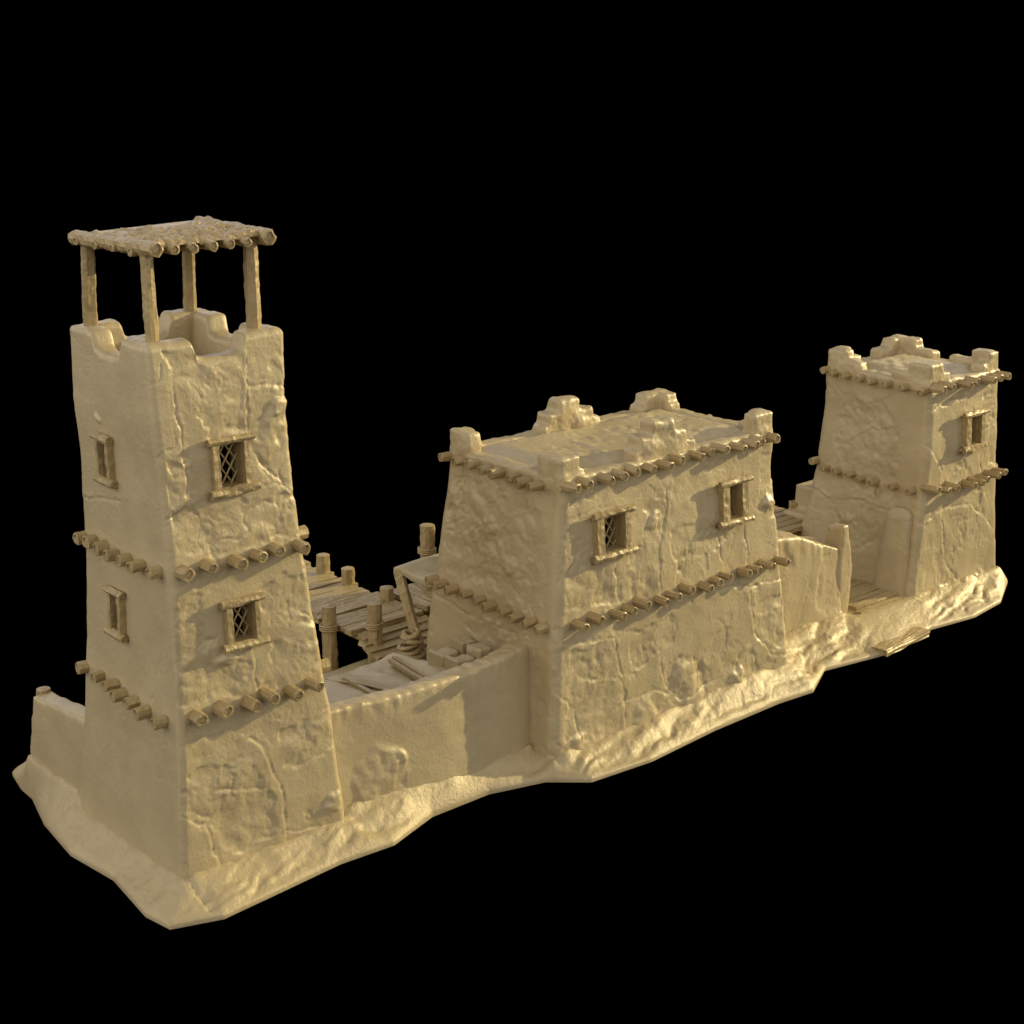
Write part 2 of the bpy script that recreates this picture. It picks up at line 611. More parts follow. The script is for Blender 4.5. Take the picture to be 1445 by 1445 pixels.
    a = np.arange(R-1)[:, None]*nc+np.arange(nc)[None, :]
    b = np.arange(R-1)[:, None]*nc+(np.arange(nc)+1)[None, :] % nc
    Fq = np.stack([a, b, b+nc, a+nc], -1).reshape(-1, 4)
    cen = P.reshape(-1, 3)[Fq].mean(1)
    fn = nxy[Fq[:, 0]]
    inn = inner[Fq[:, 0]] > 0
    keep = np.ones(len(Fq), bool)
    for side, a0, a1, z0, z1 in holes:
        if side == 'front':
            keep &= ~(inn & (fn[:, 1] < -.9) & (cen[:, 0] > a0) & (cen[:, 0] < a1) & (cen[:, 2] > z0) & (cen[:, 2] < z1))
        else:
            keep &= ~(inn & (fn[:, 0] < -.9) & (cen[:, 1] > a0) & (cen[:, 1] < a1) & (cen[:, 2] > z0) & (cen[:, 2] < z1))
    return Q, Fq[keep]


def slab_mesh(B, z, inset, cell, amp, seed):
    x0, x1, y0, y1 = B.rect(z)
    x0, x1, y0, y1 = x0+inset, x1-inset, y0+inset, y1-inset
    nx, ny = int((x1-x0)/cell), int((y1-y0)/cell)
    X, Y = np.meshgrid(np.linspace(x0, x1, nx+1), np.linspace(y0, y1, ny+1))
    P = np.stack([X.ravel(), Y.ravel(), np.full(X.size, z)], 1)
    m = sstep(0., .1, perlin(P*.9, seed)+.5*perlin(P*2.4, seed+1))
    ed = np.minimum(np.minimum(X-x0, x1-X), np.minimum(Y-y0, y1-Y)).ravel()
    P[:, 2] += amp*(.5*fbm(P*.5, 2, seed+5)+m*(.7*perlin(P*3.7, seed+2)+.9*np.maximum(.45-worley(P*3.1, seed+4), 0))+.18*perlin(P*9, seed+3))*sstep(0, .25, ed)
    P[:, 2] += .16*sstep(.02, .75, ed)-.04*sstep(.12, .0, ed)
    a = (np.arange(ny)[:, None]*(nx+1)+np.arange(nx)[None, :]).ravel()
    return P, np.stack([a, a+1, a+nx+2, a+nx+1], 1)


# beam prototypes: axis along local -Y, wall at y = 0
def beam_mesh(k, r):
    V, F = rough_log((0, .12, 0), (0, -.34, 0), r, r*1.02, seg=8, step=.06, amp=.012, seed=k+40, rim=True, faceted=.09)
    return mesh_of('beam', V, F, M_WOOD, smooth=False)


BEAMS = {}


def beams(B, root, tips, side, r, out=.3):
    if r not in BEAMS:
        BEAMS[r] = [beam_mesh(k, r) for k in range(6)]
    last = None
    for i, (px, py) in enumerate(tips):
        p = (B.front if side == 'front' else B.left)(px, py, out*.9)
        x0, x1, y0, y1 = B.rect(p[2])
        yc = min(p[1], y1-r*1.05)
        if side == 'left' and last is not None and abs(last-yc) < 1.7*r:
            continue
        last = yc
        o = link('beam', BEAMS[r][(i*5+len(tips)) % 6], root,
                 (max(p[0], x0+r*1.1), y0, p[2]) if side == 'front' else (x0, min(max(p[1], y0+r*1.1), y1-r*1.05), p[2]))
        roll = RNG.choice([0, .8, 1.6, 2.4, 3.1, 3.9, 4.7])+RNG.uniform(-.2, .2)
        yaw = (0 if side == 'front' else -math.pi/2)+RNG.uniform(-.1, .1)
        o.rotation_mode = 'XYZ'
        M = Matrix.Rotation(yaw, 4, 'Z') @ Matrix.Rotation(RNG.uniform(-.06, .06), 4, 'X') @ Matrix.Rotation(roll, 4, 'Y')
        o.rotation_euler = M.to_euler()
        s = out/.3
        o.scale = (RNG.uniform(.9, 1.08), s*RNG.uniform(.85, 1.2), RNG.uniform(.9, 1.08))


def side_beams(B, root, pts, r):
    """beams on the far (right hand) wall, whose ends peep past the corner"""
    for i, (y, z) in enumerate(pts):
        x1 = B.rect(z)[1]
        o = link('beam', BEAMS[r][i % 6], root, (x1, y, z))
        o.rotation_euler = (0, RNG.uniform(-.05, .05), math.pi/2+RNG.uniform(-.08, .08))
        o.scale = (1, RNG.uniform(.9, 1.15), 1)


def Z2(px, py, s, ox, oy):
    return (ox+px/s, oy+py/s)


def zl(lst, s, ox, oy):
    return [(ox+a/s, oy+b/s) for a, b in lst]


# ---- windows
def window(B, root, side, a0, a1, z0, z1, lattice=True, shutter=False, fw=.15, ext=(.16, .2), seed=0, prot=.15, label=None):
    """reveal boards through the wall, two jambs, log lintel and sill, and what closes the opening"""
    zc = (z0+z1)/2
    rect = B.rect(zc)
    k = (B.rect(zc+.5)[2]-B.rect(zc-.5)[2]) if side == 'front' else (B.rect(zc+.5)[0]-B.rect(zc-.5)[0])
    base = rect[2] if side == 'front' else rect[0]

    def T(V):
        V = np.asarray(V, float)       # local: a along the wall, b outward, z up
        f = base+k*(V[:, 2]-zc)-V[:, 1]
        if side == 'front':
            return np.stack([V[:, 0], f, V[:, 2]], 1)
        return np.stack([f, V[:, 0], V[:, 2]], 1)

    def fx(F):
        return F if side == 'front' else [tuple(q[::-1]) for q in F]

    def rb(lo, hi, cell=.05, amp=.012, sd=0):
        V, F = grid_box(lo, hi, cell)
        V = V+amp*np.stack([perlin(V*7+sd, sd), perlin(V*7+sd, sd+1), .6*perlin(V*7+sd, sd+2)], 1)
        # box is (a, -b, z); outward must be +b so mirror
        return V, [tuple(q) for q in F]
    t = .045
    rev = []
    for lo, hi in (((a0-t, -.38, z0-t), (a0+.01, .04, z1+t)), ((a1-.01, -.38, z0-t), (a1+t, .04, z1+t)),
                   ((a0, -.38, z1-.01), (a1, .04, z1+t)), ((a0, -.38, z0-t), (a1, .04, z0+.01))):
        V, F = rb(lo, hi, .08, .006, seed)
        rev.append((V, [tuple(q[::-1]) for q in F]))
    V, F = join(rev)
    w = part('window', T(V), fx(F), M_WOOD, root, False)
    if label:
        w['label'] = label
    for s, (lo, hi) in enumerate((((a0-fw, -.06, z0-.02), (a0+.012, prot, z1+.02)), ((a1-.012, -.06, z0-.02), (a1+fw*.8, prot, z1+.02)))):
        V, F = rb(lo, hi, .04, .017, seed+s*7)
        part('jamb', T(V), fx([tuple(q[::-1]) for q in F]), M_WOOD, w, False)
    rl = .076
    for nm, zz, e, rr in (('lintel', z1+rl*.8, ext[0], rl), ('sill', z0-rl*.9, ext[1], rl*1.15)):
        V, F = rough_log((a0-fw-e*.5, prot-.03, zz+RNG.uniform(-.02, .02)), (a1+fw+e*.6, prot-.03, zz+RNG.uniform(-.02, .02)),
                         rr, rr*.95, seg=8, step=.05, amp=.03, seed=seed+(3 if nm == 'sill' else 4), rim=True, faceted=.12)
        part(nm, T(V), fx([tuple(q[::-1]) for q in F]), M_WOOD, w, False)
    if lattice:
        bars = []
        W, H = a1-a0, z1-z0
        sp = .2
        for sg in (-1, 1):
            c = -2.
            while c < 3.:
                # line z = z0 + 1.55*sg*(a-a0) + c, clipped to the opening
                sl = 1.45*sg
                lo, hi = sorted(((z0-z0-c)/sl, (z1-z0-c)/sl))
                lo, hi = max(lo, 0.), min(hi, W)
                if hi-lo > .03:
                    pa = (a0+lo, -.2+.012*sg, z0+c+sl*lo)
                    pb = (a0+hi, -.2+.012*sg, z0+c+sl*hi)
                    V, F = rough_log(pa, pb, .019, seg=6, step=.2, amp=.0, rim=False)
                    bars.append((V, F))
                c += .29
        V, F = join(bars)
        part('lattice', T(V), fx(F), M_WOOD, w, True)
    if shutter:
        bs = []
        n = 3
        for i in range(n):
            V, F = rough_plank((0, 0, 0), ((a1-a0)/n-.012, .05, z1-z0), cell=.04, amp=.008, seed=seed+i, axis=2)
            V = V+np.array([a0+(i+.5)*(a1-a0)/n, -.2-.02*(i % 2), zc])
            bs.append((V, F))
        V, F = join(bs)
        part('shutter', T(V), fx(F), M_WOOD, w, False)
    return w


# ------------------------------------------------------------------ the tall watchtower
tower = thing('watchtower', (1.8, 2., 0.), 'tall tapering mud tower with a pole canopy on its open top', 'tower')
wa = [('front', 1.42, 1.96, 7.27, 8.08), ('front', 1.42, 1.93, 4.34, 5.05), ('left', 2.19, 2.49, 7.3, 8.0), ('left', 2.16, 2.44, 4.32, 5.02)]


def notch_a(f):
    g = np.minimum(f, 1-f)
    return .30*sstep(.285, .34, g)+.05*sstep(.33, .41, g)


V, F = wall_mesh(BA, 10., .12, .032, .032, .25, .44, 8.4, wa, notch_a)
part('wall', V, F, M_CLAY, tower)
V, F = slab_mesh(BA, 8.6, .3, .08, .05, 5)
part('floor', V, F, M_CLAY, tower)
u_tips = zl([(225, 450), (435, 380), (690, 345), (870, 290), (1040, 235), (1255, 210)], 6.283, 230, 740)
l_tips = zl([(795, 880), (890, 845), (1000, 828), (1070, 790), (1165, 775), (1240, 745)], 2.779, 0, 700)
beams(BA, tower, u_tips, 'front', .128, .29)
beams(BA, tower, l_tips, 'front', .128, .29)
beams(BA, tower, zl([(288, 160), (345, 180), (388, 207), (425, 235), (475, 255), (525, 278), (592, 303)], 2.779, 0, 700), 'left', .128, .21)
beams(BA, tower, zl([(280, 660), (315, 688), (368, 712), (425, 745), (455, 785), (500, 815), (550, 852), (615, 890)], 2.779, 0, 700), 'left', .128, .21)
side_beams(BA, tower, [(.75, 5.95), (1.6, 5.92), (2.5, 5.9), (3.2, 5.9), (.6, 3.2), (1.5, 3.15), (2.4, 3.1), (3.3, 3.1)], .128)
window(BA, tower, *wa[0], seed=11, fw=.125, prot=.12)
window(BA, tower, *wa[1], seed=23, fw=.115, prot=.12)
window(BA, tower, *wa[2], lattice=False, shutter=True, seed=35, fw=.105, prot=.12, ext=(.1, .14))
window(BA, tower, *wa[3], lattice=False, shutter=True, seed=47, fw=.105, prot=.12, ext=(.1, .14))
# canopy: four posts, poles running front to back, reed mat on top
post_b = [(.60, 1.03), (2.68, 1.0), (.58, 3.3), (2.74, 3.34)]
post_t = [(.50, .90), (2.62, .92), (.50, 3.02), (2.66, 3.12)]
for i, (b, t) in enumerate(zip(post_b, post_t)):
    V, F = rough_log((b[0], b[1], 9.7), (t[0], t[1], 11.56), .136, .126, seg=11, step=.035, amp=.022, seed=60+i, faceted=.08, rim=False)
    part('post', V, F, M_WOOD, tower, False)
cn, cr, cb, cl = np.array([.42, .56]), np.array([2.84, .74]), np.array([3.28, 3.62]), np.array([.42, 3.2])
nxm, nym = 62, 66
uu, vv = np.meshgrid(np.linspace(0, 1, nxm), np.linspace(0, 1, nym))
XY = ((1-uu)*(1-vv))[..., None]*cn+(uu*(1-vv))[..., None]*cr+(uu*vv)[..., None]*cb+((1-uu)*vv)[..., None]*cl
XY = XY.reshape(-1, 2)
Pm = np.concatenate([XY, np.zeros((len(XY), 1))], 1)
hz = .05*perlin(Pm*1.6, 5)+.06*perlin(Pm*np.array([7, 3, 1]), 6)+.035*perlin(Pm*np.array([15, 5, 1]), 7)+.015*perlin(Pm*np.array([22, 16, 1]), 8)-.1*vv.ravel()
edge = np.minimum(np.minimum(uu, 1-uu), np.minimum(vv, 1-vv)).ravel()
zt = 11.78+hz*1.15-.10*sstep(.05, 0, edge)
top = np.concatenate([XY, zt[:, None]], 1)
top[:, :2] += (edge < 1e-6)[:, None]*.05*np.stack([perlin(Pm*8, 9), perlin(Pm*8, 10)], 1)
bot = np.concatenate([XY, (11.68+.0*hz)[:, None]], 1)
a = (np.arange(nym-1)[:, None]*nxm+np.arange(nxm-1)[None, :]).ravel()
Fq = [tuple(q) for q in np.stack([a, a+1, a+nxm+1, a+nxm], 1)]
off = nxm*nym
Fq += [tuple(i+off for i in q[::-1]) for q in Fq]
bd = [i for i in range(nxm)]+[nxm*j+nxm-1 for j in range(1, nym)]+[nxm*(nym-1)+i for i in range(nxm-2, -1, -1)]+[nxm*j for j in range(nym-2, 0, -1)]
Fq += [(bd[i], bd[i]+off, bd[(i+1) % len(bd)]+off, bd[(i+1) % len(bd)]) for i in range(len(bd))]
canopy = part('canopy', np.concatenate([top, bot]), Fq, M_WOOD, tower, False)
for i, f in enumerate((0., .17, .33, .49, .65, .80, 1.)):
    thick = i in (0, 6)
    p0 = cn+(cr-cn)*f
    p1 = cl+(cb-cl)*f
    dd = (p1-p0)/np.linalg.norm(p1-p0)
    r = .138 if thick else RNG.uniform(.085, .098)
    e0 = .12+RNG.uniform(0, .1)
    p0 = p0-dd*e0
    p1 = p1+dd*(.08+RNG.uniform(0, .15))
    z = 11.66 if thick else 11.62
    V, F = rough_log((p0[0], p0[1], z), (p1[0], p1[1], z-.07), r, r*.95, seg=10, step=.06, amp=.04 if thick else .02, seed=80+i, faceted=.08)
    part('pole', V, F, M_WOOD, canopy, False)
for i, f in enumerate((.18, .42, .66, .93)):
    p0 = cn+(cl-cn)*f
    p1 = cr+(cb-cr)*f
    dd = (p1-p0)/np.linalg.norm(p1-p0)
    V, F = rough_log(tuple(p0-dd*.16)+(11.58,), tuple(p1+dd*.16)+(11.58,), .075, seg=8, step=.08, amp=.018, seed=95+i, faceted=.06)
    part('crossbar', V, F, M_WOOD, canopy, False)

# ------------------------------------------------------------------ merlons
MSEED = [0]


def lump_disp(seed, amp=.035):
    return lambda P, N: amp*perlin(P*2.2, seed)*1.3+amp*.6*np.maximum(.5-worley(P*4., seed+2), 0)+amp*.35*perlin(P*9, seed+1)


def corner_merlon(root, x, y, sx, sy, ax, ay, th, z0, h, stepx, stepy, sh):
    MSEED[0] += 13
    so = []

    def bb(xa, xb, ya, yb, z1):
        so.append(box(min(xa, xb), max(xa, xb), min(ya, yb), max(ya, yb), z0-.25, z1, .03))
    bb(x, x+sx*ax, y, y+sy*th, z0+h)
    bb(x, x+sx*th, y, y+sy*ay, z0+h)
    bb(x, x+sx*(ax+stepx), y, y+sy*th, z0+sh)
    bb(x, x+sx*th, y, y+sy*(ay+stepy), z0+sh)
    V, F = clay(so, .04, 17, lump_disp(MSEED[0]))
    part('merlon', V, F, M_CLAY, root)


def mid_merlon(root, x, y0, y1, w, z0, hs):
    MSEED[0] += 13
    so = [box(x-w[k]/2+dx, x+w[k]/2+dx, y0, y1, z0-.25, z0+hs[k], .03) for k, dx in ((0, .08), (1, .03), (2, -.02))]
    V, F = clay(so, .04, 17, lump_disp(MSEED[0], .045))
    part('merlon', V, F, M_CLAY, root)


# ------------------------------------------------------------------ the broad house in the middle
house = thing('mud_house', (12.8, 1.9, 0.), 'broad flat roofed mud house with stepped merlons standing between the two towers', 'house')
wm = [('front', 10.47, 11.14, 4.27, 5.08), ('front', 14.48, 14.94, 4.25, 5.08)]
V, F = wall_mesh(BM, 6.06, .1, .036, .036, .8, .42, 5.7, wm)
part('wall', V, F, M_CLAY, house)
V, F = slab_mesh(BM, 6.0, .2, .045, .06, 55)
part('roof', V, F, M_CLAY, house)
beams(BM, house, zl([(575, 470), (635, 450), (720, 437), (775, 420), (825, 405), (895, 395), (950, 380), (1000, 360), (1080, 345), (1125, 330),
                     (1170, 318), (1235, 310), (1285, 300), (1315, 283), (1378, 276)], 2.779, 600, 520), 'front', .113, .27)
beams(BM, house, zl([(622, 1012), (680, 985), (767, 972), (815, 950), (860, 925), (940, 915), (985, 895), (1040, 870), (1110, 860), (1155, 840),
                     (1195, 818), (1265, 805), (1305, 792), (1345, 772), (1412, 760)], 2.779, 600, 520), 'front', .113, .30)
beams(BM, house, zl([(62, 350), (120, 365), (170, 380), (222, 398), (268, 412), (328, 432), (375, 448), (425, 465)], 2.779, 600, 520), 'left', .113, .27)
beams(BM, house, zl([(12, 832), (48, 850), (95, 870), (148, 890), (200, 912), (240, 938), (300, 955), (345, 980), (398, 1000), (442, 1020)], 2.779, 600, 520),
      'left', .113, .27)
side_beams(BM, house, [(.6, 5.85), (1.4, 5.85), (2.3, 5.85), (3.2, 5.85), (.4, 2.85), (1.3, 2.85), (2.2, 2.85), (3.1, 2.85)], .113)
window(BM, house, *wm[0], seed=51, fw=.19, prot=.17)
window(BM, house, *wm[1], seed=63, fw=.22, lattice=False, prot=.2)
x0, x1, y0, y1 = BM.rect(6.1)
zr = 6.0
corner_merlon(house, x0, y0, 1, 1, .62, .85, .46, zr, .50, .16, .0, .22)
corner_merlon(house, x1, y0, -1, 1, .75, .55, .46, zr, .50, .0, .3, .2)
corner_merlon(house, x0, y1, 1, -1, .55, .75, .46, zr, .50, .2, .0, .2)
corner_merlon(house, x1, y1, -1, -1, .95, .7, .46, zr, .46, .2, .1, .2)
pm = BM.front(944, 640)
mid_merlon(house, pm[0]-.1, y0+.02, y0+.55, (2.0, 1.55, .72), zr, (.28, .56, .86))
pb = on_axis(797, 590, 1, y1-.3)
mid_merlon(house, pb[0]+.0, y1-.55, y1-.02, (1.9, 1.5, .75), zr, (.22, .48, .77))

# ------------------------------------------------------------------ the gate tower at the right
gate = thing('gate_tower', (25.2, 2.5, 0.), 'short mud tower at the right end with stepped corner merlons and two rows of beams', 'tower')
wc = [('front', 25.36, 25.88, 4.04, 4.86)]
V, F = wall_mesh(BC, 5.97, .1, .042, .042, .7, .42, 5.5, wc)
part('wall', V, F, M_CLAY, gate)
V, F = slab_mesh(BC, 5.91, .2, .05, .06, 75)
part('roof', V, F, M_CLAY, gate)
beams(BC, gate, zl([(945, 458), (985, 440), (1020, 425), (1130, 418), (1175, 398), (1255, 392), (1303, 380), (1345, 370)], 4.07, 1090, 440), 'front', .108, .34)
beams(BC, gate, zl([(925, 1030), (990, 1028), (1055, 1005), (1150, 997), (1187, 975), (1230, 960), (1275, 940), (1325, 922)], 4.07, 1090, 440), 'front', .108, .36)
beams(BC, gate, zl([(265, 332), (300, 345), (343, 355), (410, 370), (490, 385), (560, 405), (650, 422), (745, 440), (855, 460)], 4.07, 1090, 440), 'left', .108, .24)
beams(BC, gate, zl([(205, 852), (235, 890), (290, 903), (355, 922), (430, 940), (490, 965), (575, 985), (680, 1008), (780, 1033)], 4.07, 1090, 440), 'left', .108, .24)
side_beams(BC, gate, [(1.1, 5.75), (1.9, 5.75), (2.7, 5.75), (3.5, 5.75), (1.0, 3.0), (1.8, 3.0), (2.7, 3.0), (3.5, 3.0)], .108)
window(BC, gate, *wc[0], seed=71, fw=.2, lattice=False, prot=.22)
x0, x1, y0, y1 = BC.rect(6.1)
zr = 5.93
corner_merlon(gate, x0, y0, 1, 1, .68, .8, .46, zr, .53, .34, .55, .24)
corner_merlon(gate, x1, y0, -1, 1, .55, .75, .46, zr, .52, .3, .7, .26)
corner_merlon(gate, x0, y1, 1, -1, .65, .7, .46, zr, .52, .5, .5, .26)
corner_merlon(gate, x1, y1, -1, -1, .85, .95, .46, zr, .52, .5, .6, .26)

# ------------------------------------------------------------------ walls between
def wall_run(path, thick, z0, seed, taper=.1, rough=1.):
    """a low mud wall along path points (x, y_front, z_top), built from short battered blocks fused together"""
    so = []
    for (xa, ya, za), (xb, yb, zb) in zip(path[:-1], path[1:]):
        bot = [(xa-.02, ya-taper, z0), (xb+.02, yb-taper, z0), (xb+.02, yb+thick+taper, z0), (xa-.02, ya+thick+taper, z0)]
        tp = [(xa-.02, ya+taper, za), (xb+.02, yb+taper, zb), (xb+.02, yb+thick-taper, zb), (xa-.02, ya+thick-taper, za)]
        so.append(prism(bot, tp))
    return clay(so, .05, 8, lambda P, N: plaster(P, rough, seed)*.8)


cw = [(3.2, .42, 2.28), (4.2, .40, 2.26), (5.4, .30, 2.22), (6.4, .27, 2.22), (7.4, .30, 2.25), (8.1, .35, 2.28), (8.6, .43, 2.3), (9.2, .55, 2.32)]


def cw_disp(P, N):
    d = plaster(P, .35, 210)*.7
    c = np.array([4.55, 1.0])
    q = P[:, [0, 2]]+np.stack([perlin(P*3.2, 215), perlin(P*3.2, 216)], 1)*.14
    dd = np.sqrt(((q-np.array([4.75, .55]))/np.array([.72, .8]))[:, 0]**2+((q-np.array([4.75, .55]))/np.array([.72, .8]))[:, 1]**2)
    m = sstep(1., .84, dd)*(N[:, 1] < -.4)
    d = d+m*(.0+crumbs(P, 217, 1.15)+.05*sstep(.95, .2, dd))
    tp = sstep(1.75, 2.2, P[:, 2])
    d = d+tp*.03*perlin(P*np.array([7, 3, 1.2]), 219)
    return d


so = []
for (xa, ya, za), (xb, yb, zb) in zip(cw[:-1], cw[1:]):
    so.append(prism([(xa-.02, ya-.24, -.3), (xb+.02, yb-.24, -.3), (xb+.02, yb+.8, -.3), (xa-.02, ya+.8, -.3)],
                    [(xa-.02, ya+.02, za), (xb+.02, yb+.02, zb), (xb+.02, yb+.55, zb-.05), (xa-.02, ya+.55, za-.05)]))
V, F = clay(so, .05, 8, cw_disp)
tag(part('courtyard_wall', V, F, M_CLAY), 'low mud wall with a rubble mound, joining the tall tower to the broad house', 'wall')

rw = [prism([(.0, 3.6, -.3), (.95, 3.6, -.3), (.95, 6.5, -.3), (-.02, 6.5, -.3)], [(.16, 3.6, 2.0), (.6, 3.6, 2.0), (.6, 6.3, 1.74), (.16, 6.25, 1.74)])]
V, F = clay(rw, .06, 8, lambda P, N: plaster(P, .25, 230)*.8)
tag(part('rear_wall', V, F, M_CLAY), 'smooth low mud wall running back behind the tall tower at the far left', 'wall')
pp = on_axis(61, 972, 0, .45)
V, F = rough_log((.45, pp[1], -.2), (.45, pp[1], pp[2]), .16, .15, seg=10, step=.09, amp=.02, seed=301, rim=False)
tag(part('wall_post', V, F, M_WOOD, None, False), 'round log post whose top shows above the low wall at the far left', 'post')

gw = [(16.4, .98, 2.75), (17.6, .95, 2.78), (18.2, .92, 2.74), (18.7, .92, 2.68), (19.3, .88, 2.42), (20.38, .84, 2.02)]
so = []
for (xa, ya, za), (xb, yb, zb) in zip(gw[:-1], gw[1:]):
    so.append(prism([(xa-.02, ya-.14, -.3), (xb+.02, yb-.14, -.3), (xb+.02, yb+1.1, -.3), (xa-.02, ya+1.1, -.3)],
                    [(xa-.02, ya+.04, za), (xb+.02, yb+.04, zb), (xb+.02, yb+1., zb+.1), (xa-.02, ya+1., za)]))
V, F = clay(so, .05, 6, lambda P, N: plaster(P, 1.1, 250)+sstep(1.6, 2.4, P[:, 2])*.03*perlin(P*np.array([6, 3, 1.2]), 259))
tag(part('gate_wall', V, F, M_CLAY), 'weathered mud wall with a sloping top beside the gateway planks', 'wall')
so = [prism([(20.32, .86, -.3), (20.72, .86, -.3), (20.75, 1.5, -.3), (20.32, 1.5, -.3)], [(20.30, .86, 1.4), (20.86, .86, 1.4), (20.86, 1.55, 1.4), (20.30, 1.55, 1.4)]),
      prism([(20.30, .86, 1.4), (20.86, .86, 1.4), (20.86, 1.55, 1.4), (20.30, 1.55, 1.4)], [(20.42, .90, 2.62), (20.64, .90, 2.62), (20.64, 1.4, 2.56), (20.42, 1.4, 2.52)])]
V, F = clay(so, .04, 6, lambda P, N: plaster(P, .5, 270)*.8)
tag(part('gate_pillar', V, F, M_CLAY), 'narrow upright mud slab at the end of the wall, left of the gateway', 'pillar')
def oct_ring(cx, cy, rx, ry, z):
    return [(cx+rx*math.copysign(abs(math.cos(a))**.6, math.cos(a)), cy+ry*math.copysign(abs(math.sin(a))**.6, math.sin(a)), z) for a in [math.pi/8*k for k in range(16)]]


so = [prism(oct_ring(23.16, 1.26, .28, .5, -.3), oct_ring(23.28, 1.26, .24, .46, 1.4)), prism(oct_ring(23.28, 1.26, .24, .46, 1.4), oct_ring(23.4, 1.26, .21, .36, 2.3)),
      prism(oct_ring(23.4, 1.26, .21, .36, 2.3), oct_ring(23.44, 1.26, .14, .24, 2.48))]
V, F = clay(so, .045, 9, lambda P, N: plaster(P, .6, 290)*.8)
tag(part('buttress', V, F, M_CLAY), 'rounded leaning mud slab propped against the shaded side of the right tower', 'buttress')

# ------------------------------------------------------------------ ground
OUT = [(.06, 7.37), (-.11, 6.59), (-.14, 6.03), (-.5, 4.73), (-.71, 3.18), (-.56, 1.73), (-.78, .12), (-.67, -.58), (.27, -.91), (1.48, -.79), (3.08, -.62),
       (4.36, -.69), (5.71, -.22), (7.27, -.19), (8.58, -.55), (9.32, -1.21), (11.05, -1.34), (13.39, -1.12), (15.73, -1.06), (16.9, -1.15),
       (18.21, -.45), (20.0, -.75), (20.29, -.78), (22.71, -.46), (24.4, -.68), (26.0, -.47), (27.65, .38), (28.0, 2.5), (27.6, 5.4), (24., 6.2),
       (19., 6.4), (14., 7.2), (11.2, 7.6), (9.6, 7.55), (8.2, 7.35), (5., 7.9), (2.2, 8.2), (.9, 7.9)]
cell = .042
gx = np.arange(-.9, 28.15, cell)
gy = np.arange(-1.45, 8.35, cell)
X, Y = np.meshgrid(gx, gy)
Q = np.stack([X.ravel(), Y.ravel()], 1)
sd = poly_sd(Q, OUT)
ins = sd > 0
nx = len(gx)
a = (np.arange(len(gy)-1)[:, None]*nx+np.arange(nx-1)[None, :]).ravel()
Fg = np.stack([a, a+1, a+nx+1, a+nx], 1)
Fg = Fg[ins[Fg].any(1)]
# snap the outside corners of border cells onto the outline
used = np.zeros(len(Q), bool)
used[Fg.ravel()] = True
snap = used & ~ins
qs = Q[snap]
bestd = np.full(len(qs), 9.)
bestp = qs.copy()
for i in range(len(OUT)):
    A_, B_ = np.array(OUT[i]), np.array(OUT[(i+1) % len(OUT)])
    d = B_-A_
    t = np.clip(((qs-A_)@d)/(d@d), 0, 1)
    c = A_+t[:, None]*d
    dd = np.sqrt(((qs-c)**2).sum(1))
    k = dd < bestd
    bestd = np.where(k, dd, bestd)
    bestp[k] = c[k]
Q[snap] = bestp
sd[snap] = 0
FEET = [([(-.05, 0), (3.68, 0), (3.68, 4), (-.05, 4.1)], .05), ([(0, 4), (.9, 4), (.9, 6.4), (0, 6.4)], .35), ([(3.6, .2), (9, .15), (9, 1.1), (3.6, 1.1)], .2),
        ([(8.85, -.5), (16.8, -.5), (16.8, 4.1), (8.85, 4.1)], .0), ([(16.7, .8), (20.6, .75), (20.6, 1.6), (16.7, 1.6)], .2),
        ([(23.1, .5), (27.3, .5), (27.3, 4.6), (23.1, 4.6)], .05), ([(20.5, .45), (23.2, .45), (23.2, 5), (20.5, 5)], .08), ([(3.6, 1), (9, 1), (9, 4.5), (3.6, 4.5)], .35)]
dw = np.full(len(Q), 9.)
num = np.zeros(len(Q))
den = np.zeros(len(Q))
for poly, zf in FEET:
    s = np.maximum(-poly_sd(Q, poly), 0)
    dw = np.minimum(dw, s)
    w = 1/(s+.05)**3
    num += w*zf
    den += w
zf = num/den
zf = zf+.14*sstep(9.5, 16.5, Q[:, 0])*sstep(18, 16.5, Q[:, 0])*(Q[:, 1] < 1)
P3 = np.stack([Q[:, 0], Q[:, 1], 0*Q[:, 0]], 1)
t = sd/(sd+dw+1e-6)
rot = np.array([[.966, .26, 0], [-.26, .966, 0], [0, 0, 1]])
PW = P3@rot.T+np.stack([.3*fbm(P3*.9, 2, 401), .2*fbm(P3*.9, 2, 402), 0*sd], 1)
fold = np.abs(perlin(PW*np.array([.45, 2.0, 1]), 403))
fold2 = np.abs(perlin(PW*np.array([.9, 4.6, 1]), 406))
fold3 = np.abs(perlin(PW*np.array([2., 10., 1]), 409))
soft = np.where(Q[:, 0] < .05, .45, 1.)*np.where(Q[:, 1] > 1.2, .35, 1.)*(1-.75*sstep(6.2, 7.0, Q[:, 0])*sstep(9.4, 8.9, Q[:, 0]))
rough_z = (.17*fold+.075*fold2+.045*fold3+.05*fbm(P3*1.1, 2, 407)+.022*np.abs(perlin(PW*np.array([5.5, 17., 1]), 411))+.012*perlin(P3*7, 408)+.008*perlin(P3*14, 410)-.10)*soft
foot = np.exp(-(dw/.16)**1.5)*sd/(sd+.2)
rough_z = rough_z+foot*(.07+.12*perlin(P3*1.3, 412)+.05*perlin(P3*4, 413))*(Q[:, 1] < 6.4)
rough_z = rough_z+np.where(Q[:, 0] < .15, 1., 0)*np.exp(-(dw/.5)**2)*(crumbs(P3*np.array([2., 1., 1.]), 415, .9)-.07)
calm = sstep(20.2, 20.8, Q[:, 0])*sstep(23.4, 22.8, Q[:, 0])
rough_z = rough_z*(1-.7*calm)
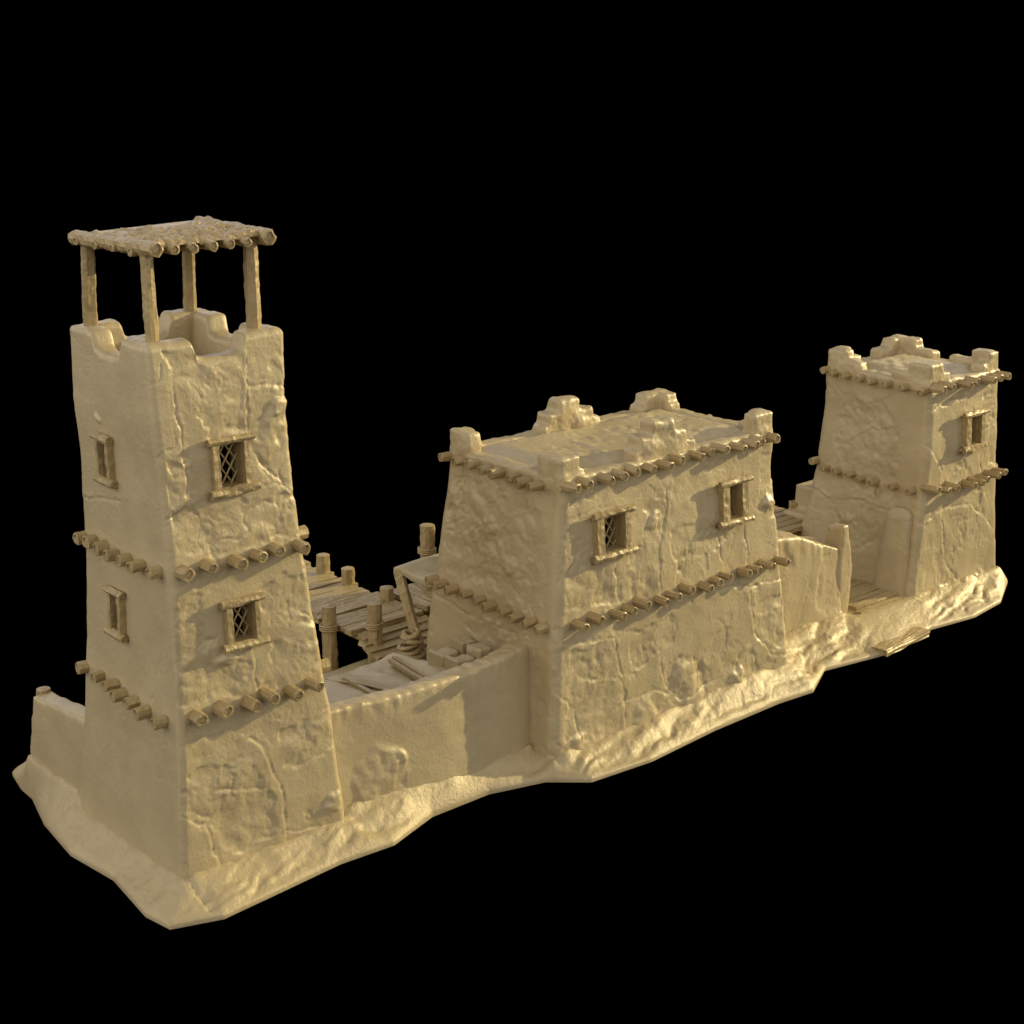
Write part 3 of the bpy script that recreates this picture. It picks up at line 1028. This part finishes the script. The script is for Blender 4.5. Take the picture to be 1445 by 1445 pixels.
z = -.37+(zf+.42)*np.clip(t, 0, 1)**.8+rough_z*sstep(0, .22, sd)*(1-.5*sstep(.5, 1, t))
z = z-.14*sstep(6.3, 7., Q[:, 0])*sstep(9.3, 8.8, Q[:, 0])*(Q[:, 1] < 1.5)*sstep(0, .3, sd)
z = z+.22*sstep(4.5, 6.5, Q[:, 1])*sstep(0, .6, sd)*sstep(2, 5, Q[:, 0])*sstep(14, 11, Q[:, 0])
Vg = np.stack([Q[:, 0], Q[:, 1], z], 1)
remap = -np.ones(len(Q), int)
ui = np.where(used)[0]
remap[ui] = np.arange(len(ui))
Vg = Vg[ui]
Fg = remap[Fg]
# skirt and underside
ed = {}
for q in Fg:
    for i in range(4):
        e = (int(q[i]), int(q[(i+1) % 4]))
        if (e[1], e[0]) in ed:
            del ed[(e[1], e[0])]
        else:
            ed[e] = 1
low = {}
VL = []
FS = []


def lowv(i):
    if i not in low:
        low[i] = len(Vg)+len(VL)
        VL.append((Vg[i][0], Vg[i][1], -.45))
    return low[i]


for (i, j) in ed:
    FS.append((i, lowv(i), lowv(j), j))
n0 = len(Vg)
VB = Vg.copy()
VB[:, 2] = -.45
Vall = np.concatenate([Vg, np.array(VL)])
k0 = len(Vall)
Vall = np.concatenate([Vall, VB])
Fall = np.concatenate([Fg, np.array(FS), Fg[:, ::-1]+k0])
gr = part('ground', Vall, Fall, M_EARTH)
gr['kind'] = 'structure'
gr['label'] = 'rough sandy earth base under the buildings with an irregular edge'

# ------------------------------------------------------------------ gateway planks and step
walk = thing('plank_walkway', (21.8, 2.5, .1), 'plank floor lying in the gateway beside the right tower', 'walkway')
yy = .55
i = 0
while yy < 5.2:
    w = RNG.uniform(.24, .42)
    xa = 20.75+RNG.uniform(-.25, .05) if yy > .9 else 20.95+RNG.uniform(.0, .15)
    xb = 23.3 if yy > .9 else 22.9
    V, F = rough_plank(((xa+xb)/2, yy+w/2, .16+RNG.uniform(-.025, .02)-(.04 if i == 0 else 0)), (xb-xa, w-.05, .1), amp=.02, seed=500+i, rotz=RNG.uniform(-.03, .03))
    part('plank', V, F, M_WOOD, walk, False)
    yy += w
    i += 1
V, F = rough_plank((21.15, -.63, -.325), (2.15, .46, .17), cell=.03, amp=.03, seed=560, rotz=.10)
tag(part('plank_step', V, F, M_WOOD, None, False), 'grooved wooden plank set into the earth edge in front of the gateway', 'plank')

# ------------------------------------------------------------------ pier behind the courtyard
pier = thing('wooden_pier', (10., 9.5, -.4), 'long plank pier on round posts reaching out behind the courtyard', 'pier')
yy = 6.95
i = 0
while yy < 13.4:
    w = RNG.uniform(.28, .5)
    xa = 8.95+RNG.uniform(-.15, .15)
    xb = 11.2+RNG.uniform(-.12, .1)
    V, F = rough_plank(((xa+xb)/2, yy+w/2, .76+RNG.uniform(-.03, .03)), (xb-xa, w-.035, .13), amp=.022, seed=600+i, rotz=RNG.uniform(-.035, .035), roll=RNG.uniform(-.015, .015))
    part('plank', V, F, M_WOOD, pier, False)
    yy += w
    i += 1
for k, xx in enumerate((9.25, 10.9)):
    V, F = rough_log((xx, 6.9, .6), (xx, 13.4, .6), .12, seg=9, step=.2, amp=.02, seed=640+k)
    part('stringer', V, F, M_WOOD, pier, False)


def banded_post(name, x, y, z0, z1, r, root, seed, zb=None, label=None):
    V, F = rough_log((x, y, z0), (x+.02, y, z1), r, r*.96, seg=14, step=.06, amp=.028, seed=seed, rim=False)
    p = part(name, V, F, M_WOOD, root, False)
    if zb is not None:
        bands = []
        for j in range(3):
            n, mseg = 20, 6
            zz = zb+j*.055
            VV = []
            for a_ in range(n):
                th = 2*math.pi*a_/n
                for b_ in range(mseg):
                    ph = 2*math.pi*b_/mseg
                    rr = r*1.02+.022+.03*math.cos(ph)
                    VV.append((x+rr*math.cos(th), y+rr*math.sin(th), zz+.03*math.sin(ph)+.012*math.sin(th+seed)))
            FF = [(a_*mseg+b_, ((a_+1) % n)*mseg+b_, ((a_+1) % n)*mseg+(b_+1) % mseg, a_*mseg+(b_+1) % mseg) for a_ in range(n) for b_ in range(mseg)]
            bands.append((VV, FF))
        V, F = join(bands)
        part('rope_binding', V, F, M_WOOD, p)
    return p


def at_xy(px, py, x=None, y=None):
    return on_axis(px, py, 0, x) if x is not None else on_axis(px, py, 1, y)


q = at_xy(463, 855, x=8.75)
banded_post('post', q[0], q[1], -.44, q[2], .19, pier, 651, q[2]-.62)
for k, (px, py) in enumerate(((545, 829), (490, 802), (455, 783))):
    q = at_xy(px, py, x=11.05)
    banded_post('post', q[0], q[1], -.44, q[2], .185, pier, 660+k)
for k, (x_, y_) in enumerate(((8.98, 12.9), (11.05, 13.0))):
    banded_post('post', x_, y_, -.44, .72, .18, pier, 670+k)
ramp = thing('plank_ramp', (9.8, 6., -.1), 'stepped plank ramp climbing from the yard to the pier', 'ramp')
rz = [(6.78, .66), (6.52, .58), (6.26, .50), (6.0, .42), (5.74, .35), (5.48, .28)]
for i, (y_, z_) in enumerate(rz):
    xa = 9.0-.05*i+RNG.uniform(-.1, .1)
    V, F = rough_plank(((xa+11.2)/2, y_, z_), (11.2-xa, .30, .09), amp=.026, seed=700+i, rotz=RNG.uniform(-.03, .03), tilt=.1)
    part('plank', V, F, M_WOOD, ramp, False)
for k, xx in enumerate((9.3, 10.9)):
    V, F = rough_log((xx, 5.4, .14), (xx, 6.95, .68), .09, seg=8, step=.15, amp=.02, seed=720+k)
    part('stringer', V, F, M_WOOD, ramp, False)
q = at_xy(528, 851, x=9.3)
banded_post('post', q[0], q[1], -.3, q[2], .19, ramp, 731, q[2]-.62)
land = thing('plank_landing', (13., 7.6, -.4), 'plank landing running behind the broad house beside the pier', 'pier')
xx = 11.35
i = 0
while xx < 15.:
    w = RNG.uniform(.3, .5)
    V, F = rough_plank((xx+w/2, 7.9, .80+RNG.uniform(-.02, .02)), (w-.03, 1.7, .13), amp=.02, seed=740+i, axis=1)
    part('plank', V, F, M_WOOD, land, False)
    xx += w
    i += 1
for k, (x_, y_) in enumerate(((11.6, 8.5), (14.4, 8.5), (14.4, 7.3))):
    V, F = rough_log((x_, y_, -.44), (x_, y_, .72), .17, seg=10, step=.12, amp=.02, seed=760+k)
    part('post', V, F, M_WOOD, land, False)
q = at_xy(602, 741, x=12.3)
mp = banded_post('mooring_post', q[0], q[1], -.44, q[2], .2, None, 771, q[2]-.75)
WLOC[mp.name] = Vector(mp.location)
tag(mp, 'tall round log post with rope binding, rising beside the left edge of the broad house', 'post')

# ------------------------------------------------------------------ awning behind the house
awn = thing('awning', (9.6, 4.9, .2), 'sagging awning on slanted poles at the back corner of the broad house', 'awning')
c0 = on_axis(556, 793, 0, 9.35)
nu, nv = 30, 24
Va = []
for j in range(nv+1):
    for i in range(nu+1):
        u, v = i/nu, j/nv
        x = 9.3+2.2*v+.06*math.sin(u*5)
        y = c0[1]+(3.7-c0[1])*u
        z = c0[2]-.02+.12*u-.3*math.sin(math.pi*u)**1.2*(.6+.4*v)-.10*math.exp(-(u/.06)**2)+.10*v
        Va.append((x, y, z))
Va = np.array(Va)
Va[:, 2] += .03*perlin(Va*2.2, 800)
a = (np.arange(nv)[:, None]*(nu+1)+np.arange(nu)[None, :]).ravel()
Ft = [tuple(q) for q in np.stack([a, a+1, a+nu+2, a+nu+1], 1)]
n_ = len(Va)
Vb = Va.copy()
Vb[:, 2] -= .2
Fa = [q[::-1] for q in Ft]+[tuple(i+n_ for i in q) for q in Ft]
bd = [i for i in range(nu+1)]+[(nu+1)*j+nu for j in range(1, nv+1)]+[(nu+1)*nv+i for i in range(nu-1, -1, -1)]+[(nu+1)*j for j in range(nv-1, 0, -1)]
Fa += [(bd[i], bd[i]+n_, bd[(i+1) % len(bd)]+n_, bd[(i+1) % len(bd)]) for i in range(len(bd))]
V, F = clay([(np.concatenate([Va, Vb]), Fa)], .035, 5)
part('canvas', V, F, M_CLOTH, awn)
q = on_axis(600, 905, 0, 9.3)
p_top = np.array([9.38, c0[1]-.12, c0[2]-.2])
V, F = rough_log((9.3, q[1]+.05, q[2]-.6), tuple(p_top), .145, .14, seg=9, step=.07, amp=.022, seed=811, faceted=.08)
part('pole', V, F, M_WOOD, awn, False)
V, F = rough_log((9.45, 4.42, .6), (9.6, 4.05, 2.7), .075, .07, seg=8, step=.08, amp=.02, seed=813, faceted=.08)
part('pole', V, F, M_WOOD, awn, False)

# ------------------------------------------------------------------ things in the yard
q = on_axis(580, 912, 0, 9.0)
rc = thing('rope_coil', (q[0], q[1], q[2]-.55), 'heaped coil of thick rope at the foot of the awning pole', 'rope')
vs, fs = [], []
turns, n, ms = 9, 40, 7
for i in range(turns*n+1):
    th = 2*math.pi*i/n
    lay = i/(n*turns)
    R = .38-.26*lay+.04*math.sin(th*1.37)+.03*math.sin(th*.61)
    c = np.array([q[0]+R*math.cos(th), q[1]+R*math.sin(th), q[2]-.5+.85*lay+.05*math.sin(th*1.09+turns*lay)])
    rad = np.array([math.cos(th), math.sin(th), 0])
    for b_ in range(ms):
        ph = 2*math.pi*b_/ms+th*4
        rr = .062*(1+.16*math.cos(3*(ph)))
        vs.append(c+rad*rr*math.cos(ph)+np.array([0, 0, 1.])*rr*math.sin(ph))
fs = [(i*ms+b_, (i+1)*ms+b_, (i+1)*ms+(b_+1) % ms, i*ms+(b_+1) % ms) for i in range(turns*n) for b_ in range(ms)]
part('rope', np.array(vs), fs, M_WOOD, rc)
V, F = clay([box(q[0]-.3, q[0]+.3, q[1]-.3, q[1]+.3, q[2]-.58, q[2]-.1, .06)], .05, 5)
part('core', V, F, M_WOOD, rc)

blabel = ['plump bale nearest the left, leaning on the courtyard wall', 'bale on the right of the front pair, by the courtyard wall',
          'bale at the back left, tied with a pale end strap', 'bale at the back right, half hidden by the courtyard wall']
for i, (px, py, zt_, sx_, sy_) in enumerate(((628, 922, 1.82, .56, .56), (650, 931, 1.95, .56, .5), (655, 906, 1.98, .5, .5), (678, 915, 2.10, .5, .5))):
    q = on_axis(px, py, 2, zt_-.05)
    x_, y_ = min(q[0], 8.7), q[1]
    b = thing('bale', (x_, y_, zt_-.75), blabel[i], 'bale', 'bales stacked behind the courtyard wall')
    V, F = clay([box(x_-sx_/2, x_+sx_/2, y_-sy_/2, y_+sy_/2, zt_-.75, zt_, .05)], .035, 7, lump_disp(820+i, .05))
    part('sack', V, F, M_CLOTH, b)
    st = [box(x_-sx_/2-.02, x_-sx_/2+.16, y_-sy_/2-.02, y_+sy_/2+.02, zt_-.72, zt_+.03, .03)]
    V, F = clay(st, .03, 3, lump_disp(830+i, .025))
    part('strap', V, F, M_CLOTH, b)
# the stand under the bales
V, F = clay([box(7.3, 8.95, 1.0, 3.2, -.2, 1.25, .05)], .07, 5, lump_disp(850, .05))
tag(part('earth_platform', V, F, M_CLAY), 'raised earth platform under the bales, mostly hidden behind the courtyard wall', 'platform')

lean = thing('lean_to', (6., 2.6, .3), 'low shelter of two slack cloths over crossed poles behind the courtyard wall', 'shelter')


def cloth(pa, pb, pc, pd, sag, seed):
    n1, n2 = 34, 26
    Vc = []
    for j in range(n2+1):
        for i in range(n1+1):
            u, v = i/n1, j/n2
            p = (1-u)*(1-v)*np.array(pa)+u*(1-v)*np.array(pb)+u*v*np.array(pc)+(1-u)*v*np.array(pd)
            p[2] -= sag*math.sin(math.pi*u)*(.5+.5*math.sin(math.pi*v))
            Vc.append(p)
    Vc = np.array(Vc)
    Vc[:, 2] += .05*perlin(Vc*np.array([1.6, .8, 1]), seed)+.02*perlin(Vc*4, seed+1)
    a = (np.arange(n2)[:, None]*(n1+1)+np.arange(n1)[None, :]).ravel()
    T_ = [tuple(q) for q in np.stack([a, a+1, a+n1+2, a+n1+1], 1)]
    nn = len(Vc)
    Vd = Vc.copy()
    Vd[:, 2] -= .05
    Fc = T_+[tuple(i+nn for i in q[::-1]) for q in T_]
    bd = [i for i in range(n1+1)]+[(n1+1)*j+n1 for j in range(1, n2+1)]+[(n1+1)*n2+i for i in range(n1-1, -1, -1)]+[(n1+1)*j for j in range(n2-1, 0, -1)]
    Fc += [(bd[i], bd[i]+nn, bd[(i+1) % len(bd)]+nn, bd[(i+1) % len(bd)]) for i in range(len(bd))]
    return np.concatenate([Vc, Vd]), Fc


V, F = cloth((4.0, 1.2, 1.72), (6.25, 1.2, 1.72), (6.2, 4.0, 1.20), (4.0, 4.0, 1.16), .12, 861)
part('cloth', V, F, M_CLOTH, lean)
V, F = cloth((6.15, 1.2, 1.75), (8.0, 1.25, 1.72), (8.15, 4.25, 1.26), (6.1, 4.05, 1.24), .14, 863)
part('cloth', V, F, M_CLOTH, lean)
for k, (pxa, pxb) in enumerate((((487, 958), (535, 985)), ((556, 928), (622, 970)), ((550, 932), (600, 962)))):
    A_ = on_axis(*pxa, 2, 1.33)
    B_ = on_axis(*pxb, 2, 1.60)
    V, F = rough_plank((0, 0, 0), (np.linalg.norm(B_-A_), .11, .08), amp=.012, seed=870+k)
    d, s, t_ = frame_of(B_-A_)
    V = V@np.stack([d, s, t_])+(A_+B_)/2
    part('batten', V, F, M_WOOD, lean, False)
for k, (x_, y_, h_) in enumerate(((4.4, 3.8, 1.15), (6.15, 3.9, 1.2), (7.9, 4.0, 1.2))):
    V, F = rough_log((x_, y_, .1), (x_, y_, h_), .08, seg=8, step=.12, amp=.015, seed=880+k)
    part('post', V, F, M_WOOD, lean, False)

# ------------------------------------------------------------------ small things seen past the gate wall
bd_ = thing('rear_deck', (22.2, 5.6, .2), 'small plank deck seen in the gap between the broad house and the right tower', 'deck')
for i in range(6):
    V, F = rough_plank((22.9, 4.7+i*.34, 1.15+.01*i), (2.6, .31, .12), amp=.02, seed=900+i)
    part('plank', V, F, M_WOOD, bd_, False)
for k, (x_, y_) in enumerate(((21.9, 4.9), (21.9, 6.3), (23.9, 6.3))):
    V, F = rough_log((x_, y_, -.3), (x_, y_, 1.08), .13, seg=8, step=.14, amp=.018, seed=910+k)
    part('post', V, F, M_WOOD, bd_, False)
q = on_axis(1122, 708, 1, 5.6)
V, F = rough_log((q[0], 5.6, 1.2), (q[0], 5.6, q[2]), .2, .2, seg=9, step=.08, amp=.02, seed=921)
tag(part('deck_post', V, F, M_WOOD, None, False), 'short thick log post standing on the small deck behind the right tower', 'post')
q1 = on_axis(1137, 684, 1, 5.3)
so = [box(q1[0]-.25, q1[0]+1.2, 4.6, 5.7, -.3, q1[2], .12), box(q1[0]-.55, q1[0]+1.2, 4.7, 5.8, -.3, q1[2]-.75, .05)]
V, F = clay(so, .06, 8, lambda P, N: plaster(P, .4, 930)*.6)
tag(part('rear_buttress', V, F, M_CLAY), 'rounded mud stub of wall peeping past the back left edge of the right tower', 'wall')

# ------------------------------------------------------------------ light: one hard warm lamp low at the right, soft lamps all round
def area(name, loc, target, size, power, col, sizey=None, shape='SQUARE'):
    d = bpy.data.lights.new(name, 'AREA')
    d.shape = shape if sizey is None else 'RECTANGLE'
    d.size = size
    if sizey:
        d.size_y = sizey
    d.energy = power
    d.color = col
    o = bpy.data.objects.new(name, d)
    COL.objects.link(o)
    o.location = loc
    o.rotation_euler = (Vector(target)-Vector(loc)).to_track_quat('-Z', 'Y').to_euler()
    return o


CEN = Vector((12., 2., 3.))
az, el = math.radians(14.5), math.radians(15.5)
L = Vector((math.cos(az)*math.cos(el), -math.sin(az)*math.cos(el), math.sin(el)))
DK = 150.
KEY_E = 4.8
area('key_lamp', CEN+L*DK, CEN, 1.6, KEY_E*math.pi*DK*DK, (1., .89, .58), shape='DISK')


def soft(name, direction, dist, size, E, col):
    d = Vector(direction).normalized()
    area(name, CEN+d*dist, CEN, size, E*math.pi*dist*dist, col)


FC = (1., 1., 1.12)
FILL = 1.24
for k, (a_, e_) in enumerate(((135, .50), (180, .92), (225, .46), (270, .62), (315, .5), (15, .25), (75, .4))):
    soft('soft_lamp', (math.cos(math.radians(a_)), math.sin(math.radians(a_)), .42), 75, 46, e_*FILL, FC)
soft('soft_lamp', (-.1, .1, 1.), 70, 70, .62*FILL, FC)

w = bpy.data.worlds.new('World')
S.world = w
w.use_nodes = True
w.node_tree.nodes['Background'].inputs['Color'].default_value = (0, 0, 0, 1)
w.node_tree.nodes['Background'].inputs['Strength'].default_value = 0
S.view_settings.view_transform = 'Standard'
S.view_settings.look = 'None'
S.view_settings.exposure = 0
S.view_settings.gamma = 1
S.view_settings.use_curve_mapping = False
S.cycles.max_bounces = 8
S.cycles.diffuse_bounces = 4
S.cycles.caustics_reflective = False
S.cycles.caustics_refractive = False
